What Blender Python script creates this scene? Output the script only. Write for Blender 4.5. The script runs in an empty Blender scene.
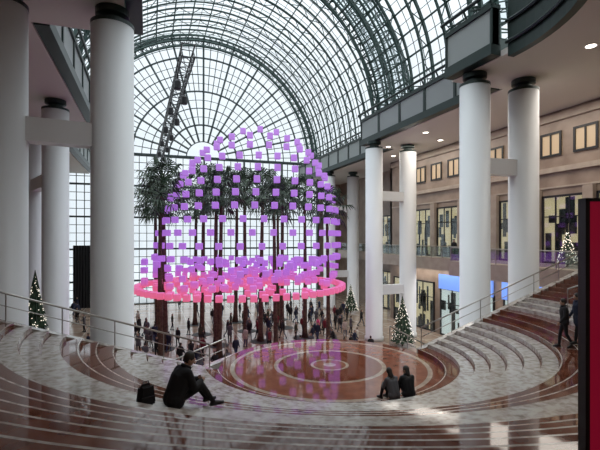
import bpy, bmesh, math, random
from mathutils import Vector, Matrix
random.seed(7)
S=bpy.context.scene
COL=S.collection
pi=math.pi
# ---------------------------------------------------------------- materials
def mat(name, col, rough=0.6, metal=0.0, emit=None, es=0.0, noise=None, spec=None, bump=0):
    m=bpy.data.materials.new(name); m.use_nodes=True
    nt=m.node_tree; b=nt.nodes['Principled BSDF']
    b.inputs['Base Color'].default_value=(*col,1); b.inputs['Roughness'].default_value=rough
    b.inputs['Metallic'].default_value=metal
    if spec is not None: b.inputs['Specular IOR Level'].default_value=spec
    if emit: 
        b.inputs['Emission Color'].default_value=(*emit,1); b.inputs['Emission Strength'].default_value=es
    if noise:
        col2,scale,lo,hi=noise
        tc=nt.nodes.new('ShaderNodeTexCoord'); n=nt.nodes.new('ShaderNodeTexNoise'); n.inputs['Scale'].default_value=scale
        n.inputs['Detail'].default_value=6
        r=nt.nodes.new('ShaderNodeValToRGB'); r.color_ramp.elements[0].position=lo; r.color_ramp.elements[1].position=hi
        r.color_ramp.elements[0].color=(*col,1); r.color_ramp.elements[1].color=(*col2,1)
        nt.links.new(tc.outputs['Object'],n.inputs['Vector']); nt.links.new(n.outputs['Fac'],r.inputs['Fac'])
        nt.links.new(r.outputs['Color'],b.inputs['Base Color'])
    return m
def glassmat(name,tint=(0.85,0.9,0.92),gl=0.06):
    m=bpy.data.materials.new(name); m.use_nodes=True; nt=m.node_tree; nt.nodes.clear()
    o=nt.nodes.new('ShaderNodeOutputMaterial'); t=nt.nodes.new('ShaderNodeBsdfTransparent'); g=nt.nodes.new('ShaderNodeBsdfGlossy')
    mx=nt.nodes.new('ShaderNodeMixShader'); t.inputs[0].default_value=(*tint,1); g.inputs['Roughness'].default_value=0.05
    mx.inputs[0].default_value=gl
    nt.links.new(t.outputs[0],mx.inputs[1]); nt.links.new(g.outputs[0],mx.inputs[2]); nt.links.new(mx.outputs[0],o.inputs[0])
    return m
M={}
M['white']=mat('column_paint',(0.74,0.75,0.75),0.45)
M['soffit']=mat('soffit_paint',(0.68,0.65,0.60),0.6)
M['green']=mat('green_steel',(0.025,0.055,0.048),0.45,0.2)
M['greend']=mat('dark_green_steel',(0.016,0.032,0.028),0.4,0.2)
M['mull']=mat('mullion_grey',(0.05,0.07,0.07),0.4,0.3)
M['panel']=mat('fascia_panel',(0.30,0.33,0.32),0.5)
M['black']=mat('black_metal',(0.012,0.012,0.014),0.4)
M['steel']=mat('brushed_steel',(0.42,0.40,0.37),0.3,0.9)
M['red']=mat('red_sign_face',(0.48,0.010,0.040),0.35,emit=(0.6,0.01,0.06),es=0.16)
M['brown']=mat('red_brown_marble',(0.110,0.034,0.019),0.05,noise=((0.18,0.065,0.038),2.2,0.35,0.72),spec=.6)
M['pale']=mat('pale_mottled_marble',(0.50,0.47,0.43),0.12,noise=((0.24,0.19,0.16),5.0,0.42,0.70))
M['beige']=mat('beige_stone',(0.45,0.38,0.31),0.4,noise=((0.34,0.27,0.22),1.2,0.3,0.7))
M['dark']=mat('dark_interior',(0.03,0.027,0.025),0.6)
M['warm']=mat('warm_shop_light',(0.8,0.6,0.35),0.5,emit=(1,0.72,0.44),es=0.55)
M['cool']=mat('cool_shop_light',(0.8,0.8,0.8),0.5,emit=(0.95,0.93,0.90),es=0.65)
M['blue']=mat('blue_band_light',(0.1,0.2,0.6),0.4,emit=(0.14,0.26,0.68),es=0.75)
M['down']=mat('downlight_glow',(1,1,1),0.4,emit=(1,0.9,0.75),es=6)
M['curtain']=mat('black_curtain',(0.015,0.015,0.017),0.9)
M['bark']=mat('palm_bark',(0.13,0.075,0.05),0.9,noise=((0.07,0.04,0.03),6,0.4,0.6))
M['leaf']=mat('palm_leaf',(0.022,0.045,0.024),0.6,noise=((0.045,0.075,0.04),3,0.4,0.6))
M['fir']=mat('fir_green',(0.012,0.035,0.018),0.8,noise=((0.03,0.06,0.03),8,0.4,0.6))
M['fairy']=mat('fairy_light',(1,1,1),0.4,emit=(1,0.88,0.7),es=1.1)
M['pave']=mat('outdoor_paving',(0.4,0.4,0.4),0.8)
M['glass']=glassmat('clear_glass')
M['rail_glass']=glassmat('railing_glass',(0.75,0.82,0.82),0.12)
M['skin']=mat('skin',(0.45,0.27,0.19),0.5)
M['hair']=mat('dark_hair',(0.02,0.014,0.01),0.6)
M['shoe']=mat('black_shoe',(0.015,0.015,0.015),0.5)
M['eye']=mat('eye_dark',(0.01,0.01,0.01),0.2)
M['lip']=mat('lip',(0.35,0.12,0.10),0.5)
def cloth(n,c): 
    M[n]=mat('cloth_'+n,c,0.9); return M[n]
cloth('c_black',(0.012,0.012,0.014)); cloth('c_navy',(0.015,0.02,0.045)); cloth('c_grey',(0.10,0.10,0.11))
cloth('c_olive',(0.05,0.05,0.03)); cloth('c_pink',(0.75,0.10,0.25)); cloth('c_cream',(0.5,0.45,0.38)); cloth('c_jean',(0.04,0.06,0.12))
cloth('c_maroon',(0.16,0.02,0.03))
def lantern_mat():
    m=bpy.data.materials.new('purple_lantern'); m.use_nodes=True; nt=m.node_tree; b=nt.nodes['Principled BSDF']
    g=nt.nodes.new('ShaderNodeNewGeometry'); s=nt.nodes.new('ShaderNodeSeparateXYZ'); r=nt.nodes.new('ShaderNodeMapRange')
    r.inputs[1].default_value=5.0; r.inputs[2].default_value=18.0
    cr=nt.nodes.new('ShaderNodeValToRGB'); e=cr.color_ramp.elements
    e[0].position=0.0; e[0].color=(1.0,0.14,0.18,1); e[1].position=1.0; e[1].color=(0.52,0.26,0.76,1)
    for p,c in ((0.05,(0.95,0.14,0.25,1)),(0.085,(0.70,0.15,0.52,1)),(0.17,(0.47,0.16,0.74,1)),(0.5,(0.44,0.18,0.76,1))):
        q=e.new(p); q.color=c
    nt.links.new(g.outputs['Position'],s.inputs[0]); nt.links.new(s.outputs['Z'],r.inputs[0]); nt.links.new(r.outputs[0],cr.inputs[0])
    nt.links.new(cr.outputs[0],b.inputs['Emission Color']); b.inputs['Emission Strength'].default_value=0.55
    b.inputs['Base Color'].default_value=(0.32,0.15,0.46,1); b.inputs['Roughness'].default_value=.6
    return m
M['purple']=lantern_mat()

def tiled(name,c1,c2,cm,size,rough):
    m=bpy.data.materials.new(name); m.use_nodes=True; nt=m.node_tree; b=nt.nodes['Principled BSDF']
    tc=nt.nodes.new('ShaderNodeTexCoord'); br=nt.nodes.new('ShaderNodeTexBrick'); br.offset=0
    br.inputs['Scale'].default_value=1.0; br.inputs['Brick Width'].default_value=size; br.inputs['Row Height'].default_value=size
    br.inputs['Mortar Size'].default_value=size*0.03
    br.inputs['Color1'].default_value=(*c1,1); br.inputs['Color2'].default_value=(*c2,1); br.inputs['Mortar'].default_value=(*cm,1)
    nt.links.new(tc.outputs['Object'],br.inputs['Vector']); nt.links.new(br.outputs['Color'],b.inputs['Base Color'])
    b.inputs['Roughness'].default_value=rough
    return m
M['lowfloor']=tiled('lower_floor_marble',(0.28,0.20,0.15),(0.36,0.27,0.21),(0.45,0.40,0.34),2.0,0.12)
M['wallstone']=mat('wall_stone',(0.36,0.28,0.22),0.35,noise=((0.23,0.17,0.13),0.8,0.3,0.7))

def landing_mat():
    m=bpy.data.materials.new('landing_ring_marble'); m.use_nodes=True; nt=m.node_tree; b=nt.nodes['Principled BSDF']
    b.inputs['Roughness'].default_value=0.05; b.inputs['Specular IOR Level'].default_value=.6
    tc=nt.nodes.new('ShaderNodeTexCoord'); ln=nt.nodes.new('ShaderNodeVectorMath'); ln.operation='LENGTH'
    sx=nt.nodes.new('ShaderNodeVectorMath'); sx.operation='MULTIPLY'; sx.inputs[1].default_value=(1,1,0)
    nt.links.new(tc.outputs['Object'],sx.inputs[0]); nt.links.new(sx.outputs[0],ln.inputs[0])
    mr=nt.nodes.new('ShaderNodeMath'); mr.operation='DIVIDE'; mr.inputs[1].default_value=5.0
    nt.links.new(ln.outputs['Value'],mr.inputs[0])
    r=nt.nodes.new('ShaderNodeValToRGB'); r.color_ramp.interpolation='CONSTANT'
    cr=r.color_ramp; B=(0.19,0.055,0.028,1); W=(0.42,0.34,0.27,1); D=(0.27,0.10,0.06,1)
    stops=[(0,W),(0.05,D),(0.13,W),(0.155,B),(0.42,W),(0.455,D),(0.77,W),(0.805,B)]
    cr.elements[0].position=0; cr.elements[0].color=W
    cr.elements[1].position=stops[1][0]; cr.elements[1].color=D
    for p,c in stops[2:]:
        e=cr.elements.new(p); e.color=c
    nt.links.new(mr.outputs[0],r.inputs[0])
    n=nt.nodes.new('ShaderNodeTexNoise'); n.inputs['Scale'].default_value=2.5; n.inputs['Detail'].default_value=6
    mx=nt.nodes.new('ShaderNodeMixRGB'); mx.blend_type='MULTIPLY'; mx.inputs[0].default_value=0.6
    nt.links.new(tc.outputs['Object'],n.inputs['Vector'])
    r2=nt.nodes.new('ShaderNodeValToRGB'); r2.color_ramp.elements[0].color=(0.55,0.5,0.48,1); r2.color_ramp.elements[0].position=.35; r2.color_ramp.elements[1].position=.65
    nt.links.new(n.outputs['Fac'],r2.inputs[0])
    nt.links.new(r.outputs[0],mx.inputs[1]); nt.links.new(r2.outputs[0],mx.inputs[2]); nt.links.new(mx.outputs[0],b.inputs['Base Color'])
    return m
M['landing']=landing_mat()

# ---------------------------------------------------------------- mesh builder
class MB:
    def __init__(s): s.v=[]; s.f=[]; s.m=[]
    def add(s,vs,fs,mi=0):
        o=len(s.v); s.v+= [tuple(v) for v in vs]; s.f+=[tuple(i+o for i in f) for f in fs]; s.m+=[mi]*len(fs); return s
    def box(s,x0,x1,y0,y1,z0,z1,mi=0):
        return s.add([(x0,y0,z0),(x1,y0,z0),(x1,y1,z0),(x0,y1,z0),(x0,y0,z1),(x1,y0,z1),(x1,y1,z1),(x0,y1,z1)],
              [(0,3,2,1),(4,5,6,7),(0,1,5,4),(1,2,6,5),(2,3,7,6),(3,0,4,7)],mi)
    def tube(s,pts,rad,n=6,mi=0,closed=False,caps=True):
        pts=[Vector(p) for p in pts]; k=len(pts); rs=rad if isinstance(rad,(list,tuple)) else [rad]*k
        vs=[];fs=[]
        for i,p in enumerate(pts):
            if closed: t=pts[(i+1)%k]-pts[i-1]
            else: t=pts[min(i+1,k-1)]-pts[max(i-1,0)]
            t.normalize()
            up=Vector((0,0,1)) if abs(t.z)<0.95 else Vector((1,0,0))
            a=t.cross(up).normalized(); b=a.cross(t)
            for j in range(n):
                an=2*pi*j/n; vs.append(p+(a*math.cos(an)+b*math.sin(an))*rs[i])
        R=k if closed else k-1
        for i in range(R):
            i2=(i+1)%k
            for j in range(n):
                j2=(j+1)%n; fs.append((i*n+j,i*n+j2,i2*n+j2,i2*n+j))
        if not closed and caps:
            fs.append(tuple(range(n))[::-1]); fs.append(tuple((k-1)*n+j for j in range(n)))
        return s.add(vs,fs,mi)
    def lathe(s,prof,n=24,mi=0,cx=0,cy=0):
        vs=[];fs=[]
        for r,z in prof:
            for j in range(n):
                a=2*pi*j/n; vs.append((cx+r*math.cos(a),cy+r*math.sin(a),z))
        for i in range(len(prof)-1):
            for j in range(n):
                j2=(j+1)%n; fs.append((i*n+j,i*n+j2,(i+1)*n+j2,(i+1)*n+j))
        fs.append(tuple(range(n))[::-1]); fs.append(tuple((len(prof)-1)*n+j for j in range(n)))
        return s.add(vs,fs,mi)
    def ball(s,c,r,mi=0,n=10,sc=(1,1,1)):
        vs=[];fs=[];h=n//2
        vs.append((c[0],c[1],c[2]-r*sc[2]))
        for i in range(1,h):
            ph=-pi/2+pi*i/h
            for j in range(n):
                a=2*pi*j/n; vs.append((c[0]+r*sc[0]*math.cos(ph)*math.cos(a),c[1]+r*sc[1]*math.cos(ph)*math.sin(a),c[2]+r*sc[2]*math.sin(ph)))
        vs.append((c[0],c[1],c[2]+r*sc[2])); L=len(vs)-1
        for j in range(n): fs.append((0,1+(j+1)%n,1+j)); fs.append((L,1+(h-2)*n+j,1+(h-2)*n+(j+1)%n))
        for i in range(h-2):
            for j in range(n):
                j2=(j+1)%n; fs.append((1+i*n+j,1+i*n+j2,1+(i+1)*n+j2,1+(i+1)*n+j))
        return s.add(vs,fs,mi)
    def mesh(s,name,mats,smooth=False):
        me=bpy.data.meshes.new(name); me.from_pydata(s.v,[],s.f)
        for k in mats: me.materials.append(M[k])
        for p,mi in zip(me.polygons,s.m): p.material_index=mi; p.use_smooth=smooth
        me.update(); return me
def obj(name,me,label=None,cat=None,parent=None,kind=None,group=None,loc=(0,0,0),rz=0,sc=None):
    o=bpy.data.objects.new(name,me); COL.objects.link(o); o.location=loc; o.rotation_euler=(0,0,rz)
    if sc: o.scale=sc if isinstance(sc,tuple) else (sc,)*3
    if parent: o.parent=parent
    if label: o['label']=label
    if cat and not parent: o['category']=cat
    if kind: o['kind']=kind
    if group: o['group']=group
    return o
def mk(name,mb,mats,smooth=False,**kw): return obj(name,mb.mesh(name,mats,smooth),**kw)

# ---------------------------------------------------------------- key dims
EYE=9.4; TOPZ=7.6; LZ=4.2; DC=(7.0,16.4); R0=4.5; TR=0.52; RS=0.17; NS=20; FY=16.8
CX=7.7; SOF=18.3; SPR=21.3; B1=20.5; B2=38.0
RT=R0+TR*NS
def stair_z(x,y):
    r=math.hypot(x-DC[0],y-DC[1])
    if r<R0: return LZ
    return min(TOPZ,LZ+RS*(int((r-R0)/TR)+1))

# ---------------------------------------------------------------- floors
mb=MB().box(-12,30,14,66.0,-0.3,0); mk('floor',mb,['lowfloor'],label='polished beige and brown marble lower floor',cat='floor',kind='structure')
mb=MB().box(-80,100,66.6,160,-0.4,-0.05); mk('ground',mb,['pave'],label='pale outdoor plaza paving beyond the glass facade',cat='ground',kind='structure')
def ray_strip(name,c,r,a0,a1,xl,xr,yb,z0,z1,mats,n=96,**kw):
    inner=[];outer=[]
    for i in range(n+1):
        a=a0+(a1-a0)*i/n
        dx,dy=math.cos(a),math.sin(a)
        inner.append((c[0]+r*dx,c[1]+r*dy)); ts=[]
        if dx>1e-6: ts.append((xr-c[0])/dx)
        if dx<-1e-6: ts.append((xl-c[0])/dx)
        if dy<-1e-6: ts.append((yb-c[1])/dy)
        t=min(ts); outer.append((c[0]+t*dx,c[1]+t*dy))
    for cxx,cyy in ((xl,yb),(xr,yb)):
        k=min(range(n+1),key=lambda i:(outer[i][0]-cxx)**2+(outer[i][1]-cyy)**2); outer[k]=(cxx,cyy)
    vs=[];fs=[]
    for (ix,iy),(ox,oy) in zip(inner,outer): vs+=[(ix,iy,z1),(ox,oy,z1),(ix,iy,z0),(ox,oy,z0)]
    for i in range(n):
        a=i*4;b=a+4
        fs+=[(a,a+1,b+1,b),(a+2,b+2,b+3,a+3),(a,b,b+2,a+2),(a+1,a+3,b+3,b+1)]
    mb=MB(); mb.add(vs,fs); return mb
a0=math.asin((FY-DC[1])/RT)
mk('floor_upper',ray_strip('',DC,RT+.02,pi-a0,2*pi+a0,-12,27,-6,TOPZ-.6,TOPZ,None),['brown'],label='polished red brown marble upper landing floor',cat='floor',kind='structure')
def gallery(name,x0,x1,y0,y1):
    mb=MB().box(x0,x1,y0,y1,TOPZ-1.1,TOPZ,0)
    mk(name,mb,['beige'],label='upper gallery slab edged in pale stone',cat='floor',kind='structure')
gallery('floor_gallery',22.0,27,FY,28); gallery('floor_gallery',24.8,27,28,45); gallery('floor_gallery',27,30,45,60)
gallery('floor_gallery',-12,-9.6,FY,45)

mb=MB().lathe([(R0-.02,-1.2),(R0-.02,0)],n=96); mk('landing',mb,['landing'],label='round polished marble stair landing with inlaid pale rings',cat='landing',loc=(DC[0],DC[1],LZ))
def step_mesh(r0,r1,a0,a1,z,h,n=72,nose=0.14,inner_nose=True):
    vs=[];fs=[];ms=[]
    rm = r0+nose if inner_nose else r1-nose
    for i in range(n+1):
        a=a0+(a1-a0)*i/n; c,s_=math.cos(a),math.sin(a)
        for r,zz in ((r0,z-h),(r0,z),(rm,z),(r1,z),(r1,z-h)): vs.append((r*c,r*s_,zz))
    for i in range(n):
        a=i*5;b=a+5
        for k in range(4):
            fs.append((a+k,b+k,b+k+1,a+k+1))
            if inner_nose: ms.append([1,1,0,0][k])
            else: ms.append([0,0,1,1][k])
        fs.append((a+4,b+4,b,a)); ms.append(0)
    fs.append((0,1,2,3,4)); ms.append(1); k=n*5; fs.append((k+4,k+3,k+2,k+1,k)); ms.append(1)
    m=MB(); m.v=vs; m.f=fs; m.m=ms; return m
up=obj('staircase',None,label='curved red brown marble staircase with pale nosings rising around landing',cat='staircase',loc=(DC[0],DC[1],0))
PALE={1,2,3,4,5,6,10,11,12}
for i in range(NS):
    r0=R0+TR*i; aa=math.asin((FY-.04-DC[1])/r0)
    p=i in PALE
    m=step_mesh(r0,r0+TR,pi-aa,2*pi+aa,LZ+RS*(i+1),RS+.25,nose=.46 if p else .04)
    if not p:
        m.m=[0 if (k%5==0) else v for k,v in enumerate(m.m[:72*5])]+m.m[72*5:]
    mk('step',m,['brown','pale'],parent=up,label='pale mottled marble step' if p else 'red brown marble step with thin pale nosing')
lo=obj('staircase',None,label='convex marble staircase descending from landing to lower floor',cat='staircase',loc=(DC[0],DC[1],0))
NL=24; RL=LZ/NL; LA=math.radians(24)
for i in range(NL-1):
    r0=R0+.4*i
    m=step_mesh(r0+.01,r0+.41,LA,pi-LA,LZ-RL*(i+1),min(RL+.2,LZ-RL*(i+1)-.01),inner_nose=False,nose=.12)
    mk('step',m,['brown','pale'],parent=lo)
for an in (LA,pi-LA):
    c,s_=math.cos(an),math.sin(an); n_=Vector((-s_,c,0))*(-.28 if an<1 else .28)
    P=[(R0,.0),(R0,LZ+.08),(R0+.4*NL,.1),(R0+.4*NL,.0)]
    vs=[Vector((c*r,s_*r,z)) for r,z in P]; vs+= [v+n_ for v in vs]
    mk('stair_wall',MB().add(vs,[(0,1,2,3),(7,6,5,4),(0,4,5,1),(1,5,6,2),(2,6,7,3),(3,7,4,0)]),['pale'],label='sloping marble cheek wall beside the lower stairs',cat='wall',loc=(DC[0],DC[1],0))
def flank(sgn,label):
    pts=[]
    xe=DC[0]+sgn*(R0+.15); pts.append((xe,LZ+.12))
    xt=DC[0]+sgn*RT; 
    pts.append((xt,TOPZ+.12))
    xf=DC[0]+sgn*(RT+ (0 if sgn>0 else 1.6)); pts.append((xf,TOPZ+.12))
    pts.append((xf,0)); pts.append((xe,0))
    y0,y1=FY-.02,FY+.3
    vs=[(x,y0,z) for x,z in pts]+[(x,y1,z) for x,z in pts]; k=len(pts)
    fs=[tuple(range(k)),tuple(range(k,2*k))[::-1]]+[(i,(i+1)%k,(i+1)%k+k,i+k) for i in range(k)]
    if sgn>0: fs=[f[::-1] for f in fs]
    mk('stair_wall',MB().add(vs,fs),['pale'],label=label,cat='wall')
flank(1,'pale marble stair flank wall with sloping top'); flank(-1,'pale marble stair flank wall with sloping top')
def handrail(pts,label,gap=1.6,h=.95):
    root=obj('handrail',None,label=label,cat='handrail',loc=pts[0]); o=Vector(pts[0])
    P=[Vector(p)-o for p in pts]
    m=MB()
    m.tube([p+Vector((0,0,h)) for p in P],.035,8)
    mk('top_rail',m,['steel'],smooth=True,parent=root)
    m=MB().tube([p+Vector((0,0,h*.55)) for p in P],.018,6); mk('mid_rail',m,['steel'],smooth=True,parent=root)
    for a,b in zip(P[:-1],P[1:]):
        L=(b-a).length; k=max(1,int(L/gap))
        for i in range(k+1):
            q=a.lerp(b,i/k); m=MB().tube([q,q+Vector((0,0,h))],.022,6); mk('post',m,['steel'],parent=root)
    return root
zf=LZ+.12
for s,ex in ((1,0),(-1,1.5)):
    handrail([(DC[0]+s*(R0+.3),FY+.15,zf+.02),(DC[0]+s*RT,FY+.15,TOPZ+.12)]+([(DC[0]+s*(RT+ex),FY+.15,TOPZ+.12)] if ex else []),'slim steel handrail climbing the stair flank')
for an in (LA+.03,pi-LA-.03):
    c,s_=math.cos(an),math.sin(an)
    handrail([(DC[0]+c*(R0-.1),DC[1]+s_*(R0-.1),LZ),(DC[0]+c*(R0+.4*NL),DC[1]+s_*(R0+.4*NL),0)],'slim steel handrail descending the lower stairs')
for an in (-14,):
    a=math.radians(an); c,s_=math.cos(a),math.sin(a)
    handrail([(DC[0]+c*(R0+5.9),DC[1]+s_*(R0+5.9),LZ+RS*12),(DC[0]+c*(RT+.1),DC[1]+s_*(RT+.1),TOPZ)],'slim steel handrail across the curved upper steps')

# ---------------------------------------------------------------- columns
def column(x,y,z0=0,label='tall round white painted column'):
    root=obj('column',None,label=label,cat='column',group='paired round columns',loc=(x,y,z0))
    H=17.6-z0
    o=mk('shaft',MB().lathe([(.86,0),(.86,.35),(.785,.4),(.785,H)],n=40),['white'],smooth=False,parent=root)
    for p in o.data.polygons: p.use_smooth=len(p.vertices)==4
    m=MB().lathe([(.42,H),(.42,H+.35),(.62,H+.42),(.62,SOF-.02-z0)],n=24).lathe([(.80,H-.02),(.80,H+.12)],n=32)
    mk('capital',m,['greend'],parent=root,label='dark green steel capital')
A=(16.7,19.1);B=(19.9,18.9);C=(19.6,35.5);D=(23.4,35.8);E=(22.8,53.5);F=(26.0,52.9)
L1=(-1.35,18.4);L0=(-4.9,17.95);MM=(-5.7,31.6);NN=(-8.3,37.8)
for p in (A,B,C,D,E,F,L1,L0,MM,NN): column(*p)
def tie(a,b,z):
    a=Vector((*a,z));b=Vector((*b,z)); d=(b-a).normalized(); a+=d*.72;b-=d*.72; s_=Vector((-d.y,d.x,0))*.33; u=Vector((0,0,.43))
    vs=[a-s_-u,a+s_-u,a+s_+u,a-s_+u,b-s_-u,b+s_-u,b+s_+u,b-s_+u]
    mk('tie_beam',MB().add(vs,[(0,1,2,3)[::-1],(4,5,6,7),(0,1,5,4),(1,2,6,5),(2,3,7,6),(3,0,4,7)]),['white'],label='white horizontal tie beam joining a column pair',cat='beam',group='column tie beams')
for a,b in ((A,B),(C,D),(E,F),(L0,L1),(MM,NN)): tie(a,b,13.3)
for a,b in ((C,D),(E,F),(MM,NN)): tie(a,b,4.6)

# ---------------------------------------------------------------- walls
def wall(name,x0,x1,y0,y1,z0,z1,m='wallstone'):
    mk(name,MB().box(x0,x1,y0,y1,z0,z1),[m],label='stone clad interior wall',cat='wall',kind='structure')
wall('wall_right',27,27.4,-6,45,0,SOF); wall('wall_right_far',30,30.4,45,66.4,0,SOF); wall('wall_right_return',27,30.4,44.6,45,TOPZ,SOF)
wall('wall_left',-12.4,-12,-6,66.4,0,SOF); wall('wall_back',-12.4,27.4,-6.4,-6,TOPZ-1,SOF)
wall('wall_front_left',-12.4,-10.4,66,66.4,0,SOF+3); wall('wall_front_right',25.9,30.4,66,66.4,0,SOF+3)
for k,(z,h,d) in enumerate(((14.0,.35,.25),(17.6,.5,.2),(12.9,.12,.1))):
    mk('trim_%d'%(k+1),MB().box(27-d,27,-6,44.6,z,z+h),['beige'],label='pale stone cornice along the wall',cat='trim',kind='structure')
M['dimwarm']=mat('dim_warm_window',(0.5,0.38,0.25),0.3,emit=(0.9,0.68,0.42),es=0.14)
def small_window():
    root=MB().box(-.02,.06,-.85,.85,-.85,.85,0)
    for a,b,c,d in ((-.85,.85,-.85,-.7),(-.85,.85,.7,.85),(-.85,-.7,-.85,.85),(.7,.85,-.85,.85),(-.05,.05,-.85,.85)):
        root.box(-.1,.0,a,b,c,d,1)
    return root.mesh('small_window',['dimwarm','black'])
sw=small_window()
y=10.2
i=1
while y<44:
    o=obj('window_%d'%i,sw,label='small square upper window with dark frame',cat='window',kind='structure',loc=(26.98,y,16.0)); i+=1; y+=2.6
def storefront(x,y0,y1,z0,z1,glow,label,fr='black',div=3,sign=None):
    root=obj('storefront',None,label=label,cat='storefront',loc=(x-.01,y0,z0))
    W=y1-y0;H=z1-z0
    mk('display',MB().box(-.04,-.01,.1,W-.1,.1,H-.1),[glow],parent=root)
    m=MB()
    m.box(-.16,0,0,W,H-.15,H).box(-.16,0,0,.12,0,H).box(-.16,0,W-.12,W,0,H).box(-.16,0,0,W,0,.15)
    for k in range(1,div): m.box(-.12,0,W*k/div-.04,W*k/div+.04,0,H)
    m.box(-.12,0,0,W,H*.68,H*.68+.07)
    mk('frame',m,[fr],parent=root)
    mk('glass',MB().box(-.1,-.09,.1,W-.1,.1,H-.1),['rail_glass'],parent=root)
    m=MB(); rnd=random.Random(int(y0*10+z0))
    for k in range(int(W/.22)):
        yy=.2+rnd.random()*(W-.8); h=.4+rnd.random()*(2.6 if k%3 else 1.2); zb=.12 if k%2 else H*rnd.uniform(.35,.6); m.box(-.085,-.05,yy,yy+.15+rnd.random()*.55,zb,min(zb+h,H-.2))
    mk('merchandise',m,['dark'],parent=root)
    if sign: mk('sign_band',MB().box(-.3,-.16,0,W,H-.1,H+1.3),[sign],parent=root)
for k in range(9):
    y0=8.5+4.05*k
    if y0+3.3<44: storefront(27,y0,y0+3.2,TOPZ,12.4,'warm','warm lit upper gallery shop front with dark frame')
storefront(27,18,27.5,0,4.6,'cool','brightly lit lower shop front under a blue light band',div=5,sign='blue')
storefront(27,28.5,35.5,0,4.6,'cool','brightly lit lower shop front under a blue light band',div=4,sign='blue')
storefront(27,36.5,44,0,5.0,'warm','warm lit lower shop front with dark frame',div=4)
storefront(30,46,55,0,5.0,'warm','warm lit lower shop front with dark frame',div=4)
storefront(30,46,55,TOPZ,12.4,'warm','warm lit upper gallery shop front with dark frame',div=4)
pm=MB().box(-.37,-.03,-.35,.35,0,12.85-TOPZ).mesh('pilaster',['beige'])
for k in range(10):
    y0=8.1+4.05*k
    if y0<44.3: obj('pilaster',pm,label='beige stone wall pilaster between shop fronts',cat='pilaster',loc=(27,y0,TOPZ),group='gallery pilasters')
def balustrade(p,q,label='glass gallery balustrade with steel top rail'):
    p=Vector(p);q=Vector(q);root=obj('balustrade',None,label=label,cat='balustrade',loc=p); d=q-p;L=d.length;rz=math.atan2(d.y,d.x)
    root.rotation_euler=(0,0,rz)
    mk('glass_panel',MB().box(0,L,-.012,.012,.08,1.0),['rail_glass'],parent=root)
    mk('top_rail',MB().tube([(0,0,1.05),(L,0,1.05)],.035,8),['steel'],parent=root)
    k=max(1,int(L/1.5))
    for i in range(k+1): mk('post',MB().box(L*i/k-.02,L*i/k+.02,-.03,.03,0,1.05),['steel'],parent=root)
balustrade((22.1,FY+.35,TOPZ),(22.1,27.9,TOPZ)); balustrade((22.2,27.9,TOPZ),(24.8,27.9,TOPZ)); balustrade((24.9,28,TOPZ),(24.9,45,TOPZ)); balustrade((27.1,45.1,TOPZ),(27.1,60,TOPZ))
balustrade((-9.7,FY+.35,TOPZ),(-9.7,45,TOPZ))

# ---------------------------------------------------------------- soffit (ceiling) & fascia
HR=8.6
kw=dict(label='smooth plaster soffit ceiling over the galleries',cat='ceiling',kind='structure')
mk('ceiling_near',ray_strip('',(CX,16.4),HR+.37,pi,2*pi,-12.4,27.4,-6.4,SOF,SOF+.3,None),['soffit'],**kw)
for nme,x0,x1,y0,y1 in (('ceiling_right',CX+HR,27.4,16.4,B1),('ceiling_right',20.0,27.4,B1,B2),('ceiling_right',23.2,27.4,B2,45),('ceiling_right',23.2,30.4,45,66.4),
                    ('ceiling_left',-12.4,CX-HR,16.4,B1),('ceiling_left',-12.4,-4.6,B1,B2),('ceiling_left',-12.4,-7.8,B2,66.4)):
    mk(nme,MB().box(x0,x1,y0,y1,SOF,SOF+.3),['soffit'],**kw)
def fascia(x,y0,y1,side):
    root=obj('fascia_beam',None,label='grey panelled fascia beam framed in green steel',cat='beam',loc=(x,y0,SOF+.32),group='vault fascia beams')
    L=y1-y0; t=.18
    mk('panel',MB().box(-t,t,0,L,.25,2.0),['panel'],parent=root)
    m=MB().box(-t-.12,t+.12,0,L,-.3,.25).box(-t-.12,t+.12,0,L,1.95,2.2)
    k=max(1,int(L/3))
    for i in range(k+1): m.box(-t-.08,t+.08,L*i/k-.12 if i else 0,L*i/k+.12 if i<k else L,.2,2.0)
    m.tube([(-side*.5,0,2.6),(-side*.5,L,2.6)],.1,6)
    for i in range(k*2+1):
        yy=L*i/(2*k); m.tube([(-side*.2,yy,2.1),(-side*.5,yy,2.65)],.06,5)
        if i<2*k: m.tube([(0,yy,2.15),(0,yy+L/(2*k),2.7)],.05,5)
    mk('frame',m,['greend'],parent=root)
for s in (1,-1):
    fascia(CX+s*(HR-.35),16.8,B1-.2,s); fascia(CX+s*(12.3-.35),B1+.2,B2-.2,s); fascia(CX+s*(15.5-.35),B2+.2,65.6,s)
    for yy,xa,xb in ((B1,HR-.1,12.6),(B2,12.3,15.5)):
        x0,x1=sorted((CX+s*xa,CX+s*xb)); mk('fascia_return',MB().box(x0,x1,yy-.15,yy+.15,SOF+.32,SOF+2.9),['greend'],label='green steel return beam stepping the vault outward',cat='beam')
vs=[];fs=[];N=48
for i in range(N+1):
    a=pi+pi*i/N
    for r,z in ((HR,SOF-.15),(HR,SOF+2.8),(HR+.35,SOF+2.8),(HR+.35,SOF-.15)): vs.append((r*math.cos(a),r*math.sin(a),z))
for i in range(N):
    for k in range(4): fs.append((i*4+k,i*4+(k+1)%4,i*4+4+(k+1)%4,i*4+4+k))
mb=MB().add(vs,fs)
for zz in (SOF+.5,SOF+1.5,SOF+2.8): mb.tube([((HR-.1)*math.cos(pi+pi*i/N),(HR-.1)*math.sin(pi+pi*i/N),zz) for i in range(N+1)],.09,6)
mk('curved_fascia',mb,['greend'],label='dark green curved fascia ringing the stair opening',cat='beam',loc=(CX,16.4,0))
dm=MB().lathe([(.22,-.02),(.22,.01)],n=20,mi=0).lathe([(.3,-.015),(.3,.01)],n=20,mi=1)
dme=dm.mesh('downlight',['down','white'])
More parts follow.
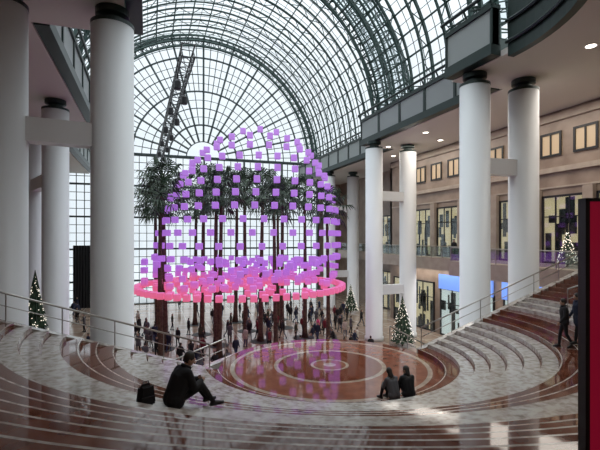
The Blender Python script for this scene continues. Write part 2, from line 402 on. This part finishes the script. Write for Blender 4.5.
for x,y in ((18.3,10.5),(19.3,14.5),(22.5,12),(23.5,16.5),(22.5,21),(22.3,25),(24.5,28),(22,31),(25,33),(22,37),(25,41),(20,8),(-4,12),(-6,20),(15,4),(8,3),(0,5)):
    obj('downlight',dme,label='round recessed ceiling downlight',cat='ceiling light',group='soffit downlights',loc=(x,y,SOF-.012))

# ---------------------------------------------------------------- vault
def arcpts(R,y,n=48,z=0): return [(R*math.cos(pi*i/n),y,R*math.sin(pi*i/n)+z) for i in range(n+1)]
wi=40
for bi,(R,y0,y1) in enumerate(((10.6,7.5,B1),(13.8,B1,B2),(17.6,B2,66))):
    m=MB(); n=40
    m.tube(arcpts(R,0,n),.12,5).tube(arcpts(R-.8,0,n),.10,5)
    for i in range(n):
        a,b=pi*i/n,pi*(i+1)/n
        ra,rb=(R,R-.8) if i%2 else (R-.8,R)
        m.tube([(ra*math.cos(a),0,ra*math.sin(a)),(rb*math.cos(b),0,rb*math.sin(b))],.05,4,caps=False)
    rib=m.mesh('arch_rib',['green'])
    k=int((y1-y0)/2.9)
    for i in range(k+1):
        yy=y0+.2+(y1-y0-.4)*i/k
        obj('arch_rib',rib,label='curved green steel truss rib of the glazed vault',cat='arch',group='vault ribs',loc=(CX,yy,SPR))
    pm=MB().tube([(0,0,0),(0,y1-y0,0)],.08,5).mesh('purlin',['green'])
    for i in range(1,24):
        a=pi*i/24
        obj('purlin',pm,label='long green steel purlin of the glazed vault',cat='beam',group='vault purlins',loc=(CX+(R+.02)*math.cos(a),y0,SPR+(R+.02)*math.sin(a)))
    m=MB(); Rg=R+.18; n=48; L=y1-y0
    vs=[];fs=[]
    for i in range(n+1):
        a=pi*i/n; vs+=[(Rg*math.cos(a),0,Rg*math.sin(a)),(Rg*math.cos(a),L,Rg*math.sin(a))]
    for i in range(n): fs.append((2*i,2*i+1,2*i+3,2*i+2))
    m.add(vs,fs,1)
    q=int(L/.97)
    for i in range(q+1): m.tube(arcpts(Rg,L*i/q,n),.04,4,mi=0)
    for i in range(n+1):
        a=pi*i/n; m.tube([(Rg*math.cos(a),0,Rg*math.sin(a)),(Rg*math.cos(a),L,Rg*math.sin(a))],.035,4,mi=0)
    mk('window_%d'%wi,m,['mull','glass'],label='barrel vaulted glass roof with fine dark glazing bars',cat='roof glazing',kind='structure',loc=(CX,y0,SPR)); wi+=1
for yy,ra,rb in ((B1,10.0,14.0),(B2,13.2,17.8),(65.7,16.6,18.2)):
    m=MB();n=64
    for r in (ra,(ra+rb)/2,rb): m.tube(arcpts(r,0,n),.15,6)
    for i in range(n+1):
        a=pi*i/n; m.tube([(ra*math.cos(a),0,ra*math.sin(a)),(rb*math.cos(a),0,rb*math.sin(a))],.06,4)
        if i<n:
            b=pi*(i+1)/n; m.tube([(ra*math.cos(a),0,ra*math.sin(a)),(rb*math.cos(b),0,rb*math.sin(b))],.05,4)
    mk('arch_truss',m,['green'],label='deep green steel arch truss closing a vault step',cat='arch',loc=(CX,yy,SPR))
# ---------------------------------------------------------------- west facade
X0,X1=-10.4,25.9; W=X1-X0; YF=66
m=MB()
m.add([(X0,YF,0),(X1,YF,0),(X1,YF,SPR),(X0,YF,SPR)],[(0,1,2,3)],1)
k=36
for i in range(k+1):
    x=X0+W*i/k; w=.11 if i%6==0 else .045
    m.box(x-w,x+w,YF-.12 if i%6 else YF-.5,YF+.06,0,SPR,0)
for j in range(0,20):
    z=SPR*j/19; w=.12 if j in (0,3,7,11,15,19) else .04
    m.box(X0,X1,YF-.12 if w<.1 else YF-.4,YF+.06,z-w+.001,z+w,0)
mk('window_50',m,['mull','glass'],label='tall gridded glass curtain wall',cat='glass wall',kind='structure')
m=MB(); RF=18.0; n=64
vs=[(0,0,0)]+[(RF*math.cos(pi*i/n),0,RF*math.sin(pi*i/n)) for i in range(n+1)]
m.add(vs,[(0,i+1,i+2) for i in range(n)],1)
for r in (2.5,5,7.5,10,12.5,15,17.9): m.tube(arcpts(r,0,n),.14 if r in (5,10,15) else .08,5)
for r in (3.7,6.2,8.7,11.2,13.7,16.4): m.tube(arcpts(r,0,n),.05,4)
for i in range(49):
    a=pi*i/48; r0=2.5 if i%4==0 else (5 if i%2==0 else 10); w=.14 if i%4==0 else .06
    m.tube([(r0*math.cos(a),0,r0*math.sin(a)),(RF*math.cos(a),0,RF*math.sin(a))],w,4)
m.box(-RF,RF,-.3,.1,-.2,.2,0)
mk('window_51',m,['mull','glass'],label='semicircular fan window with radiating glazing bars',cat='fan window',kind='structure',loc=(CX,YF,SPR))
m=MB()
vs=[];n=60
for i in range(n+1):
    x=-9.6+4.2*i/n; yv=.12*math.sin(i*1.3); vs+=[(x,yv,0),(x,yv,8.4)]
m.add(vs,[(2*i,2*i+2,2*i+3,2*i+1) for i in range(n)])
mk('curtain',m,['curtain'],smooth=True,label='tall black pleated curtain against the glass wall',cat='curtain',loc=(0,64.6,0.0))

# ---------------------------------------------------------------- lighting truss
def truss(p,q,label):
    p=Vector(p);q=Vector(q);d=(q-p);L=d.length;root=obj('lighting_truss',None,label=label,cat='lighting truss',loc=p); root.rotation_euler=(0,0,math.atan2(d.y,d.x)-pi/2)
    m=MB(); w=.35
    for x,z in ((-w,0),(w,0),(-w,.7),(w,.7)): m.tube([(x,0,z),(x,L,z)],.05,5)
    k=int(L/.9)
    for i in range(k):
        a,b=L*i/k,L*(i+1)/k
        for s in (-w,w): m.tube([(s,a,0),(s,b,.7)],.03,4).tube([(s,b,0),(s,b,.7)],.03,4)
        m.tube([(-w,a,0),(w,b,0)],.03,4).tube([(-w,a,.7),(w,a,.7)],.03,4)
    mk('truss_frame',m,['black'],parent=root)
    for i in range(1,int(L/3)):
        m=MB().box(-.05,.05,-.05,.05,-.35,0).lathe([(.16,-.95),(.22,-.9),(.2,-.45),(.1,-.32)],n=12)
        o=mk('stage_lamp',m,['black'],parent=root); o.location=((-1)**i*.35,i*3,0)
truss((2.1,25,19.6),(1.2,63,19.6),'black box lighting truss with stage lamps under the vault')

# ---------------------------------------------------------------- lanterns
def bevel_cube(s=.25,b=.03):
    bm=bmesh.new(); bmesh.ops.create_cube(bm,size=2*s); bmesh.ops.bevel(bm,geom=bm.edges[:],offset=b,segments=1,affect='EDGES')
    return bm
bm=bevel_cube(.225); lme=bpy.data.meshes.new('hanging_lantern'); bm.to_mesh(lme); lme.materials.append(M['purple'])
LC=(7.4,36.0)
pos=[]
RD=7.5; AC=math.atan2(-LC[1],-LC[0])
H0=7.7; HT=10.8; NR=12
for li in range(NR):
    t=(li+.2)/(NR-.55); zz=H0+HT*t
    r=RD*math.sqrt(max(0,1-t**2.1)); sx_=.5+1.0*t
    c=max(3,int(pi*r/1.38))
    for j in range(c+1):
        a=AC-pi*.5+pi*(j+(.5 if li%2 else 0))/c
        if li%2 and j==c: continue
        pos.append((LC[0]+sx_+r*math.cos(a),LC[1]+r*math.sin(a),zz))
nd=len(pos)
ring=[]
for i in range(70):
    a=AC+pi*i/35
    ring.append((LC[0]+8.35*math.cos(a),LC[1]+8.35*math.sin(a),5.45))
flat=[]
sp=.86; hr=random.Random(5)
for i in range(-11,12):
    for j in range(-11,12):
        x,y=i*sp,j*sp
        if math.hypot(x,y)<8.0:
            flat.append((LC[0]+x,LC[1]+y,5.5+hr.choice([0,0,.5,1.0,1.5,2.0])))
flat+=ring
flat.sort(key=lambda p:p[0]*.329+p[1]*.944)
ind=pos+flat[:max(0,300-nd)]; rest=flat[max(0,300-nd):]
for p in ind[:300]:
    lb='glowing purple cube lantern suspended in a dome' if p[2]>7.6 else ('glowing coral pink cube lantern along the lower rim' if p[2]<5.7 else 'glowing pinkish purple cube lantern low in the cloud')
    obj('hanging_lantern',lme,label=lb,cat='lantern',group='purple cube lantern cloud',loc=p,rz=-.25)
m=MB()
for p in rest+ind[300:]: m.box(p[0]-.22,p[0]+.22,p[1]-.22,p[1]+.22,p[2]-.22,p[2]+.22)
mk('hanging_lantern_cluster',m,['purple'],label='more glowing purple cube lanterns filling the cloud',cat='lantern',kind='stuff',group='purple cube lantern cloud')

# ---------------------------------------------------------------- palms
def palm_parts(seed):
    rnd=random.Random(seed); H=12.2
    pts=[(.12*math.sin(t*2.2+seed),.10*math.cos(t*1.7+seed)-.1,H*t) for t in [i/16 for i in range(17)]]
    rs=[.19-.08*(i/16)+.01*(i%2) for i in range(17)]; rs[0]=.30
    t=MB().tube(pts,rs,10); top=Vector(pts[-1])
    m=MB()
    for k in range(22):
        az=k*2.399; el=math.radians(80-k*5.8)
        L=1.15+rnd.random()*.4
        d=Vector((math.cos(az)*math.cos(el),math.sin(az)*math.cos(el),math.sin(el)))
        base=top+Vector((0,0,.1)); tip=base+d*L-Vector((0,0,.15*L))
        m.tube([base,tip],[.04,.02],4)
        side=d.cross(Vector((0,0,1))); 
        if side.length<.1: side=Vector((1,0,0))
        side.normalize(); nrm=side.cross(d).normalized()
        for q in range(13):
            th=math.radians(-105+210*q/12)
            dd=(d*math.cos(th)+side*math.sin(th)); R=.95+rnd.random()*.25
            w=(side*math.cos(th)-d*math.sin(th))*.06
            mid=tip+dd*R*.6; end=tip+dd*R-Vector((0,0,.35+rnd.random()*.25))
            m.add([tip,mid+w+nrm*.02,end,mid-w-nrm*.02],[(0,1,2,3)])
    for k in range(14):
        az=k*.63
        a=top+Vector((math.cos(az)*.1,math.sin(az)*.1,-.1)); e=top+Vector((math.cos(az)*.3,math.sin(az)*.3,-.8-rnd.random()*.5))
        w=Vector((-math.sin(az),math.cos(az),0))*.1
        m.add([a-w*.3,a+w*.3,e+w,e-w],[(0,1,2,3)])
    return t.mesh('trunk',['bark'],True),m.mesh('crown',['leaf'])
PP=[palm_parts(s) for s in (1,2,3)]
PX=(1.1,5.2,9.4,13.8); PY=(33.6,38.4,43.2,48.0)
k=0
for px_ in PX:
    for py_ in PY:
        t,c=PP[k%3]; k+=1
        root=obj('palm_tree',None,label='tall slender fan palm with dark green crown',cat='palm tree',group='indoor palm grove',loc=(px_+random.uniform(-.5,.5),py_+random.uniform(-.3,.3),0.03),rz=random.random()*6,sc=random.uniform(1.0,1.3) if px_<4 else random.uniform(.95,1.25))
        obj('trunk',t,parent=root); obj('crown',c,parent=root)
        obj('tree_grate',MB().lathe([(.95,0),(.95,.03),(.6,.03),(.6,.02)],n=24).mesh('tree_grate',['dark']),label='round dark metal tree grate on marble floor',cat='tree grate',group='tree grates',loc=(root.location.x,root.location.y,0))

# ---------------------------------------------------------------- christmas trees
def xmas(x,y,z,H,R,seed,label):
    rnd=random.Random(seed); root=obj('christmas_tree',None,label=label,cat='christmas tree',loc=(x,y,z))
    mk('trunk',MB().tube([(0,0,0),(0,0,H*.3)],.08,8),['bark'],parent=root)
    m=MB(); tiers=9
    for t in range(tiers):
        zb=H*(.08+.86*t/tiers); zt=zb+H*.24*(1-t/tiers*.4); r=R*(1-t/tiers*.93); n=26
        vs=[(0,0,min(zt,H))]
        for j in range(n):
            rr=r*(1 if j%2 else .72)*rnd.uniform(.9,1.08); vs.append((rr*math.cos(2*pi*j/n),rr*math.sin(2*pi*j/n),zb+(0 if j%2 else .08)))
        m.add(vs,[(0,j+1,(j+1)%n+1) for j in range(n)]+[tuple(range(n,0,-1))])
    mk('branches',m,['fir'],parent=root)
    m=MB()
    for i in range(int(80+H*26)):
        t=rnd.random()**1.3; zz=H*(.1+.85*t); r=R*(1-t)*.96+.03; a=rnd.random()*6.28
        m.ball((r*math.cos(a),r*math.sin(a),zz),.03,n=6)
    mk('string_lights',m,['fairy'],parent=root,kind='stuff')
xmas(20.9,32.8,0,4.4,1.15,1,'decorated fir tree with white lights beside white columns')
xmas(-6.2,28.6,0,7.6,1.35,2,'tall fir tree covered in white fairy lights')
xmas(24.6,20.0,TOPZ,2.3,.6,3,'small lit fir tree on the upper gallery')
xmas(24.0,49.5,0,3.6,1.0,4,'decorated fir tree with white lights near far columns')

# ---------------------------------------------------------------- red sign
a=math.atan2(1.6-1.83,2.99-2.34)
root=obj('display_sign',None,label='freestanding red panel sign with black edge',cat='sign',loc=(2.375,1.83,TOPZ),rz=a)
mk('face',MB().box(.025,.72,-.012,.035,.04,2.01),['red'],parent=root)
mk('frame',MB().box(0,.025,-.02,.05,0,2.025).box(.72,.745,-.02,.05,0,2.025).box(0,.745,-.02,.05,2.01,2.03).box(0,.745,-.02,.05,0,.04).box(.1,.65,-.2,.25,0,.015),['black'],parent=root)

# ---------------------------------------------------------------- people
def capsule(m,p,q,r1,r2,n=10):
    p=Vector(p);q=Vector(q); d=q-p
    if d.length<1e-4: m.ball(p,max(r1,r2),n=n); return
    m.tube([p,q],[r1,r2],n); m.ball(p,r1*1.0,n=n); m.ball(q,r2*1.0,n=n)
def hand(b,w,d,side,detail,curl=.5):
    w=Vector(w); d=Vector(d).normalized(); s=Vector((side,0,0)); s=(s-d*s.dot(d)).normalized(); nrm=d.cross(s).normalized()
    if not detail:
        b.append((w,w+d*.13,.032,.022,'skin')); return
    palm=w+d*.09
    fw=nrm
    for k,o in enumerate((-.027,-.009,.009,.027)): b.append((w+fw*o*.5,palm+fw*o,.020,.015,'skin'))
    for k,(o,L) in enumerate(zip((-.030,-.010,.011,.031),(.055,.075,.082,.072))):
        a=palm+fw*o; mid=a+d*L*.55-s*L*.12; e=mid+(d-s*.9*curl*2).normalized()*L*.5
        b.append((a,mid,.0105,.0095,'skin')); b.append((mid,e,.0095,.0085,'skin'))
    t0=w+d*.03+fw*.025; t1=t0+(d*.6+fw*.8).normalized()*.045; t2=t1+(d*.95+fw*.2-s*.2).normalized()*.04
    b.append((t0,t1,.014,.012,'skin')); b.append((t1,t2,.012,.010,'skin'))
def figure_bones(J,bulk=1.0,detail=False,female=False,skirt=False):
    b=[]; g=lambda k:Vector(J[k])
    pel,ch,nk,hd=g('pel'),g('chest'),g('neck'),g('head')
    for s,i in ((-1,'l'),(1,'r')):
        hip,kn,an,toe=g('hip_'+i),g('knee_'+i),g('ank_'+i),g('toe_'+i)
        b.append((hip,kn,.088,.062,'leg')); calf=kn.lerp(an,.35); b.append((kn,calf,.060,.058,'leg')); b.append((calf,an,.058,.042,'leg'))
        heel=an+(an-toe).normalized()*.05; heel.z=min(toe.z+.01,heel.z); b.append((an,heel,.045,.035,'shoe')); b.append((heel,toe,.038,.034,'shoe')); b.append((an,toe,.045,.03,'shoe'))
        sh,el,wr=g('sh_'+i),g('el_'+i),g('wr_'+i)
        b.append((sh,el,.062*bulk,.050*bulk,'coat')); b.append((el,wr,.050*bulk,.038*bulk,'coat'))
        b.append((wr,wr+(wr-el).normalized()*.02,.028,.026,'skin'))
        hand(b,wr,wr-el,s,detail)
    b.append((g('hip_l'),g('hip_r'),.115*bulk,.115*bulk,'coat'))
    b.append((g('sh_l').lerp(ch,.25),g('sh_r').lerp(ch,.25),.085*bulk,.085*bulk,'coat'))
    w=(g('sh_r')-g('sh_l')).normalized()
    for o in (-.075,.075):
        b.append((pel+w*o*.8,ch+w*o,.105*bulk,.118*bulk,'coat'))
    b.append((pel.lerp(ch,.3),ch,.12*bulk,.13*bulk,'coat'))
    b.append((g('sh_l'),nk,.06,.05,'coat')); b.append((g('sh_r'),nk,.06,.05,'coat'))
    b.append((nk,hd,.052,.055,'skin'))
    return b
def person_mesh(name,J,voxel,coat,leg,bulk=1.0,detail=False,longhair=False,coatlen=0):
    m=MB(); b=figure_bones(J,bulk,detail)
    if coatlen:
        for i in 'lr': 
            h,k=Vector(J['hip_'+i]),Vector(J['knee_'+i]); b.append((h,h.lerp(k,coatlen),.12*bulk,.11*bulk,'coat'))
    n=12 if detail else 8
    for p,q,r1,r2,t in b: capsule(m,p,q,r1,r2,n)
    hd=Vector(J['head']); fd=Vector(J['face']).normalized(); upv=(hd-Vector(J['neck'])).normalized()
    fd=(fd-upv*fd.dot(upv)).normalized(); sd=fd.cross(upv).normalized()
    hm=MB(); hm.ball((0,0,0),.1,n=16,sc=(.78,.98,1.18)); hm.ball((0,.028,-.055),.07,n=12,sc=(.78,.9,.9))
    if detail:
        hm.ball((0,.105,-.015),.016,n=8,sc=(.8,1.2,1.5))
        for s in (-1,1): hm.ball((s*.08,-.005,-.01),.028,n=8,sc=(.35,.7,1.1))
        hm.ball((0,.088,-.062),.016,n=8,sc=(1.6,.7,.6))
    R=Matrix((sd,fd,upv)).transposed()
    m.add([hd+R@Vector(v) for v in hm.v],hm.f)
    if longhair: 
        q=Vector(J['neck'])-fd*.07-Vector((0,0,.05)); capsule(m,hd-fd*.04,q,.085,.05,n)
    me=m.mesh(name+'_src',[]); o=bpy.data.objects.new('tmp',me); COL.objects.link(o)
    md=o.modifiers.new('r','REMESH'); md.mode='VOXEL'; md.voxel_size=voxel; md.use_smooth_shade=True
    md2=o.modifiers.new('s','SMOOTH'); md2.factor=.5; md2.iterations=2 if detail else 1
    dg=bpy.context.evaluated_depsgraph_get(); dg.update()
    out=bpy.data.meshes.new_from_object(o.evaluated_get(dg)); bpy.data.objects.remove(o); out.name=name
    out.materials.clear()
    keys=[coat,leg,'skin','shoe','hair','lip','eye']
    for k in keys: out.materials.append(M[k])
    idx={'coat':0,'leg':1,'skin':2,'shoe':3,'hair':4}
    Ri=R.transposed()
    for p in out.polygons:
        c=p.center; best=9;bt='coat'
        lc=Ri@(c-hd)
        p.use_smooth=True
        if (lc.x/.1)**2+(lc.y/.125)**2+(lc.z/.14)**2<1 or (detail and lc.length<.13 and lc.z>-.1):
            if lc.z>.045 and not (lc.y>.055 and lc.z<.075) or lc.y<-.005 and lc.z>-.075 and not (abs(lc.x)>.068 and lc.y>-.03): mi=4
            elif detail and lc.y>.07 and abs(lc.z+.062)<.009 and abs(lc.x)<.025: mi=5
            elif detail and lc.y>.06 and abs(lc.z-.012)<.008 and .02<abs(lc.x)<.045: mi=6
            else: mi=2
            p.material_index=mi; continue
        if longhair and lc.z<.05 and lc.y<-.03 and (c-(Vector(J['neck'])-fd*.05)).length<.13: p.material_index=4; continue
        for a,q,r1,r2,t in b:
            d=q-a; L2=d.length_squared; tt=0 if L2<1e-9 else max(0,min(1,(c-a).dot(d)/L2)); dd=(c-(a+d*tt)).length-(r1+(r2-r1)*tt)
            if dd<best: best=dd;bt=t
        p.material_index=idx[bt]
    return out
def J_stand(st=0.0,arm=0.0,lean=0.0,face=(0,1,0),elb=0.0,h=1.0):
    J=dict(pel=(0,0,.97),chest=(0,lean*.4,1.32),neck=(0,lean*.55+.0,1.49),head=(0,lean*.7+.02,1.63),face=face)
    for s,i in ((-1,'l'),(1,'r')):
        f=st*s
        J['hip_'+i]=(s*.09,0,.93); J['knee_'+i]=(s*.1,f*.55+.03+abs(f)*.1,.51); back=f<0
        J['ank_'+i]=(s*.1,f*1.25-(.0 if not back else .08),.10+(.07 if back and abs(f)>.1 else 0)); 
        az=J['ank_'+i]; J['toe_'+i]=(s*.11,az[1]+.17,.035 if not(back and abs(f)>.1) else .05)
        a=-arm*s
        J['sh_'+i]=(s*.175,lean*.5,1.42); J['el_'+i]=(s*.225,lean*.4+a*.5-.02,1.15); J['wr_'+i]=(s*.21,lean*.4+a+.06+elb*.22,.93+elb*.2+abs(a)*.15)
    return J
def J_sit(lean=.1,feet=-.17,knee=.33,arms=0,face=(0,1,0),spread=.12,reach=0):
    J=dict(pel=(0,0,.13),chest=(0,lean,.48),neck=(0,lean*1.45,.65),head=(0,lean*1.7+.03,.78),face=face)
    for s,i in ((-1,'l'),(1,'r')):
        J['hip_'+i]=(s*.09,.02,.12); J['knee_'+i]=(s*spread,.42+reach*.4,knee); J['ank_'+i]=(s*spread*.9,.56+reach,feet+.1); J['toe_'+i]=(s*spread,.74+reach,feet+.04+reach*.15)
        J['sh_'+i]=(s*.175,lean*1.2,.58); J['el_'+i]=(s*.24,lean*1.0+.12,.33); J['wr_'+i]=(s*.09,lean+.33,.36+arms)
    return J
specs=[('stand_a',J_stand(.02,.02),'c_black','c_black','person in a black coat standing',0,.35),
 ('walk_a',J_stand(.2,.18),'c_navy','c_jean','person in a navy jacket walking',0,0),
 ('walk_b',J_stand(-.22,-.2,.05),'c_black','c_grey','person in a black jacket walking',1,0),
 ('phone_a',J_stand(.03,0,.03,(0,1,-.4),1.0),'c_grey','c_black','person in a grey coat looking down at hands',0,.5),
 ('stand_b',J_stand(.05,.05,.02,(.5,1,0)),'c_olive','c_black','person in an olive jacket standing',1,0),
 ('walk_c',J_stand(.17,.15,.04),'c_pink','c_black','person in a bright pink coat walking',1,.4),
 ('stand_c',J_stand(.02,.03,0,(-.5,1,0),.5),'c_cream','c_jean','person in a cream coat standing',0,.3),
 ('walk_d',J_stand(-.18,-.16,.03),'c_maroon','c_black','person in a maroon jacket walking',0,0)]
PM=[]
for nme,J,c,l,lab,lh,cl in specs:
    PM.append((person_mesh('person_'+nme,J,.034,c,l,1.08,False,bool(lh),cl),lab))
sitm=[(person_mesh('person_sit_a',J_sit(.12,-.42,.16),.034,'c_black','c_black',1.08),'person in black sitting on a bench'),
      (person_mesh('person_sit_b',J_sit(.2,-.42,.16),.034,'c_grey','c_jean',1.08,False,True),'person in a grey jacket sitting on a bench')]
rnd=random.Random(21)
placed=[]
def ok(x,y,d=.75):
    for a,b in placed:
        if math.hypot(a-x,b-y)<d: return False
    for c in (C,D,E,F,MM,NN,A,B,L1,L0): 
        if math.hypot(c[0]-x,c[1]-y)<1.4: return False
    for (qx,qy,qr) in ((20.9,32.8,1.6),(-6.2,28.6,1.9),(24,49.5,1.5)):
        if math.hypot(qx-x,qy-y)<qr: return False
    for px_ in PX:
        for py_ in PY:
            if math.hypot(px_-x,py_-y)<1.0: return False
    return math.hypot(x-DC[0],y-DC[1])>R0+.4*NL+.5
def put(x,y,z=0,k=None,rz=None):
    k=rnd.choices(range(8),[8,6,6,6,4,.4,3,3])[0] if k is None else k
    me,lab=PM[k]; rz=rnd.random()*6.283 if rz is None else rz
    obj('person',me,label=lab,cat='person',group='visitors on the lower floor' if z==0 else None,loc=(x,y,z+.0),rz=rz,sc=rnd.uniform(.94,1.05)); placed.append((x,y))
put(15.6,39.4,0,5,2.0)
benches=[(5.0,31.0,.2),(10.2,31.6,-.3),(15.8,36.0,1.2),(-1.8,37,1.4),(12.5,46,.1),(2.8,30.9,2.8)]
bench=MB().box(-1.1,1.1,-.25,.25,.38,.45).box(-1.0,-.85,-.2,.2,0,.38).box(.85,1.0,-.2,.2,0,.38).box(-.85,.85,-.04,.04,.2,.3)
bme=bench.mesh('bench',['dark'])
for i,(x,y,r) in enumerate(benches):
    obj('bench',bme,label='low dark backless bench on marble floor',cat='bench',group='lower floor benches',loc=(x,y,0),rz=r); placed.append((x,y))
    for s in (-.55,.4):
        me,lab=sitm[(i+(s>0))%2]; obj('person',me,label=lab,cat='person',group='seated visitors on benches',loc=(x+s*math.cos(r),y+s*math.sin(r),.46),rz=r+ (pi if i%2 else 0))
    placed+= [(x+.7*math.cos(r),y+.7*math.sin(r)),(x-.7*math.cos(r),y-.7*math.sin(r))]
cnt=0;tries=0
while cnt<140 and tries<9000:
    tries+=1
    q=rnd.random()
    if q<.6: y=rnd.uniform(27,44); x=rnd.uniform(-4.8,18)
    elif q<.75: y=rnd.uniform(38,52); x=rnd.uniform(14,22)
    else: y=rnd.uniform(42,63); x=rnd.uniform(-9,22)
    if ok(x,y,.7): put(x,y); cnt+=1
for x,y in ((24.0,22.3),(25.3,31.5),(25.6,38),(23.4,25.6)): put(x,y,TOPZ,rnd.choice([0,1,4]))

def near_person(name,J,coat,leg,label,loc,rz,sc=1,bulk=1.12,longhair=False,coatlen=0,hairsize=1.0,parts=()):
    me=person_mesh(name,J,.0125,coat,leg,bulk,True,longhair,coatlen)
    o=obj('person',me,label=label,cat='person',loc=loc,rz=rz,sc=sc)
    hd=Vector(J['head']); fd=Vector(J['face']).normalized(); upv=(hd-Vector(J['neck'])).normalized(); fd=(fd-upv*fd.dot(upv)).normalized(); sd=fd.cross(upv).normalized()
    R=Matrix((sd,fd,upv)).transposed(); hm=MB(); hm.ball((0,-.022,.028),.107*hairsize,n=20,sc=(.86,.97,1.06))
    if longhair: hm.ball((0,-.06,-.09),.085,n=14,sc=(.95,.7,1.7))
    m=MB().add([hd+R@Vector(v) for v in hm.v],hm.f)
    mk('hair',m,['hair'],smooth=True,parent=o)
    nk=Vector(J['neck']); m=MB(); cc=nk.lerp(hd,.12)
    ring=[cc+R@Vector((.075*math.cos(2*pi*i/16),.075*math.sin(2*pi*i/16),0)) for i in range(16)]
    m.tube(ring,.03,8,closed=True); mk('collar',m,[coat],smooth=True,parent=o)
    return o
Jm=J_sit(.17,-.17,.30,face=(.35,1,-.45),spread=.15,reach=.18)
mx,my=.42,8.46
near_person('person_seated_man',Jm,'c_black','c_black','person in a bulky black coat sitting hunched on the steps',(mx,my,stair_z(mx,my)+.0),-1.2,1.06,1.4)
def bag(x,y,z,label,rz=0):
    root=obj('backpack',None,label=label,cat='backpack',loc=(x,y,z),rz=rz)
    bm=bmesh.new(); bmesh.ops.create_cube(bm,size=1); bmesh.ops.scale(bm,vec=(.36,.22,.42),verts=bm.verts); bmesh.ops.translate(bm,vec=(0,0,.21),verts=bm.verts)
    for v in bm.verts:
        if v.co.z>.3: v.co.x*=.75; v.co.y*=.7
    bmesh.ops.bevel(bm,geom=bm.edges[:],offset=.06,segments=3,affect='EDGES'); me=bpy.data.meshes.new('bag_body'); bm.to_mesh(me); me.materials.append(M['c_black'])
    obj('bag_body',me,parent=root); mk('handle',MB().tube([(-.06,0,.41),(-.05,0,.46),(.05,0,.46),(.06,0,.41)],.012,6),['black'],parent=root)
    mk('front_pocket',MB().box(-.12,.12,-.145,-.1,.06,.2),['c_black'],parent=root)
bx,by=-.06,8.66
bag(bx,by,stair_z(bx,by),'black backpack resting on the marble step',.4)
p1=(7.25,11.82);p2=(7.75,11.78)
near_person('person_seated_left',J_sit(.14,-.17,.34,face=(.5,1,-.2)),'c_grey','c_black','person in a dark grey jacket sitting beside a companion',(p1[0],p1[1],stair_z(*p1)),.12,1.0,1.12,True)
near_person('person_seated_right',J_sit(.12,-.17,.34,face=(-.6,1,-.1)),'c_black','c_black','person in black coat with long hair sitting on step',(p2[0],p2[1],stair_z(*p2)),-.1,1.02,1.18,True)
w1=(13.7,11.25);w2=(14.05,11.0)
near_person('person_walking_first',J_stand(.12,.12,.05),'c_black','c_black','person in a black jacket walking down the curved steps',(w1[0],w1[1],stair_z(*w1)),1.0,.98,1.12)
near_person('person_walking_second',J_stand(-.12,-.10,.06),'c_navy','c_black','person in a long dark coat walking down the curved steps',(w2[0],w2[1],stair_z(*w2)),1.1,1.0,1.15,True,.5)

# ---------------------------------------------------------------- world, light, camera
w=bpy.data.worlds.new('World'); S.world=w; w.use_nodes=True
nt=w.node_tree; bg=nt.nodes['Background']
tc=nt.nodes.new('ShaderNodeTexCoord'); sp_=nt.nodes.new('ShaderNodeSeparateXYZ'); cr=nt.nodes.new('ShaderNodeValToRGB')
nt.links.new(tc.outputs['Generated'],sp_.inputs[0]); nt.links.new(sp_.outputs['Z'],cr.inputs[0]); nt.links.new(cr.outputs[0],bg.inputs[0])
e=cr.color_ramp.elements
e[0].position=0.0; e[0].color=(.20,.21,.22,1); e[1].position=1.0; e[1].color=(.93,.97,1,1)
for p,v in ((.40,.245),(.62,.35),(.8,.75)):
    q=e.new(p); q.color=(v*.94,v*.98,v*1.02,1)
bg.inputs[1].default_value=4.5
def area(loc,size,power,col=(1,.93,.84),rot=(0,0,0)):  # added fill lights that lift the dim interior, not actual ceiling fixtures
    l=bpy.data.lights.new('added_fill_light','AREA'); l.shape='RECTANGLE'; l.size=size[0]; l.size_y=size[1]; l.energy=power; l.color=col
    o=bpy.data.objects.new('added_fill_light',l); COL.objects.link(o); o.location=loc; o.rotation_euler=rot; return o
area((23,20,18.1),(5,14),620); area((24,36,18.1),(3,14),480); area((8,2,18.1),(16,8),250)
area((25,24,6.3),(2.5,14),320); area((26,37,6.3),(1.5,12),240)
cam=bpy.data.cameras.new('Camera'); co=bpy.data.objects.new('Camera',cam); COL.objects.link(co)
co.location=(0,0,EYE); co.rotation_euler=(pi/2,0,-math.radians(19.2)); cam.lens=26; cam.sensor_width=36; cam.shift_y=13/600; cam.clip_end=400
S.camera=co
S.view_settings.view_transform='Standard'; S.view_settings.look='None'; S.view_settings.exposure=0.18
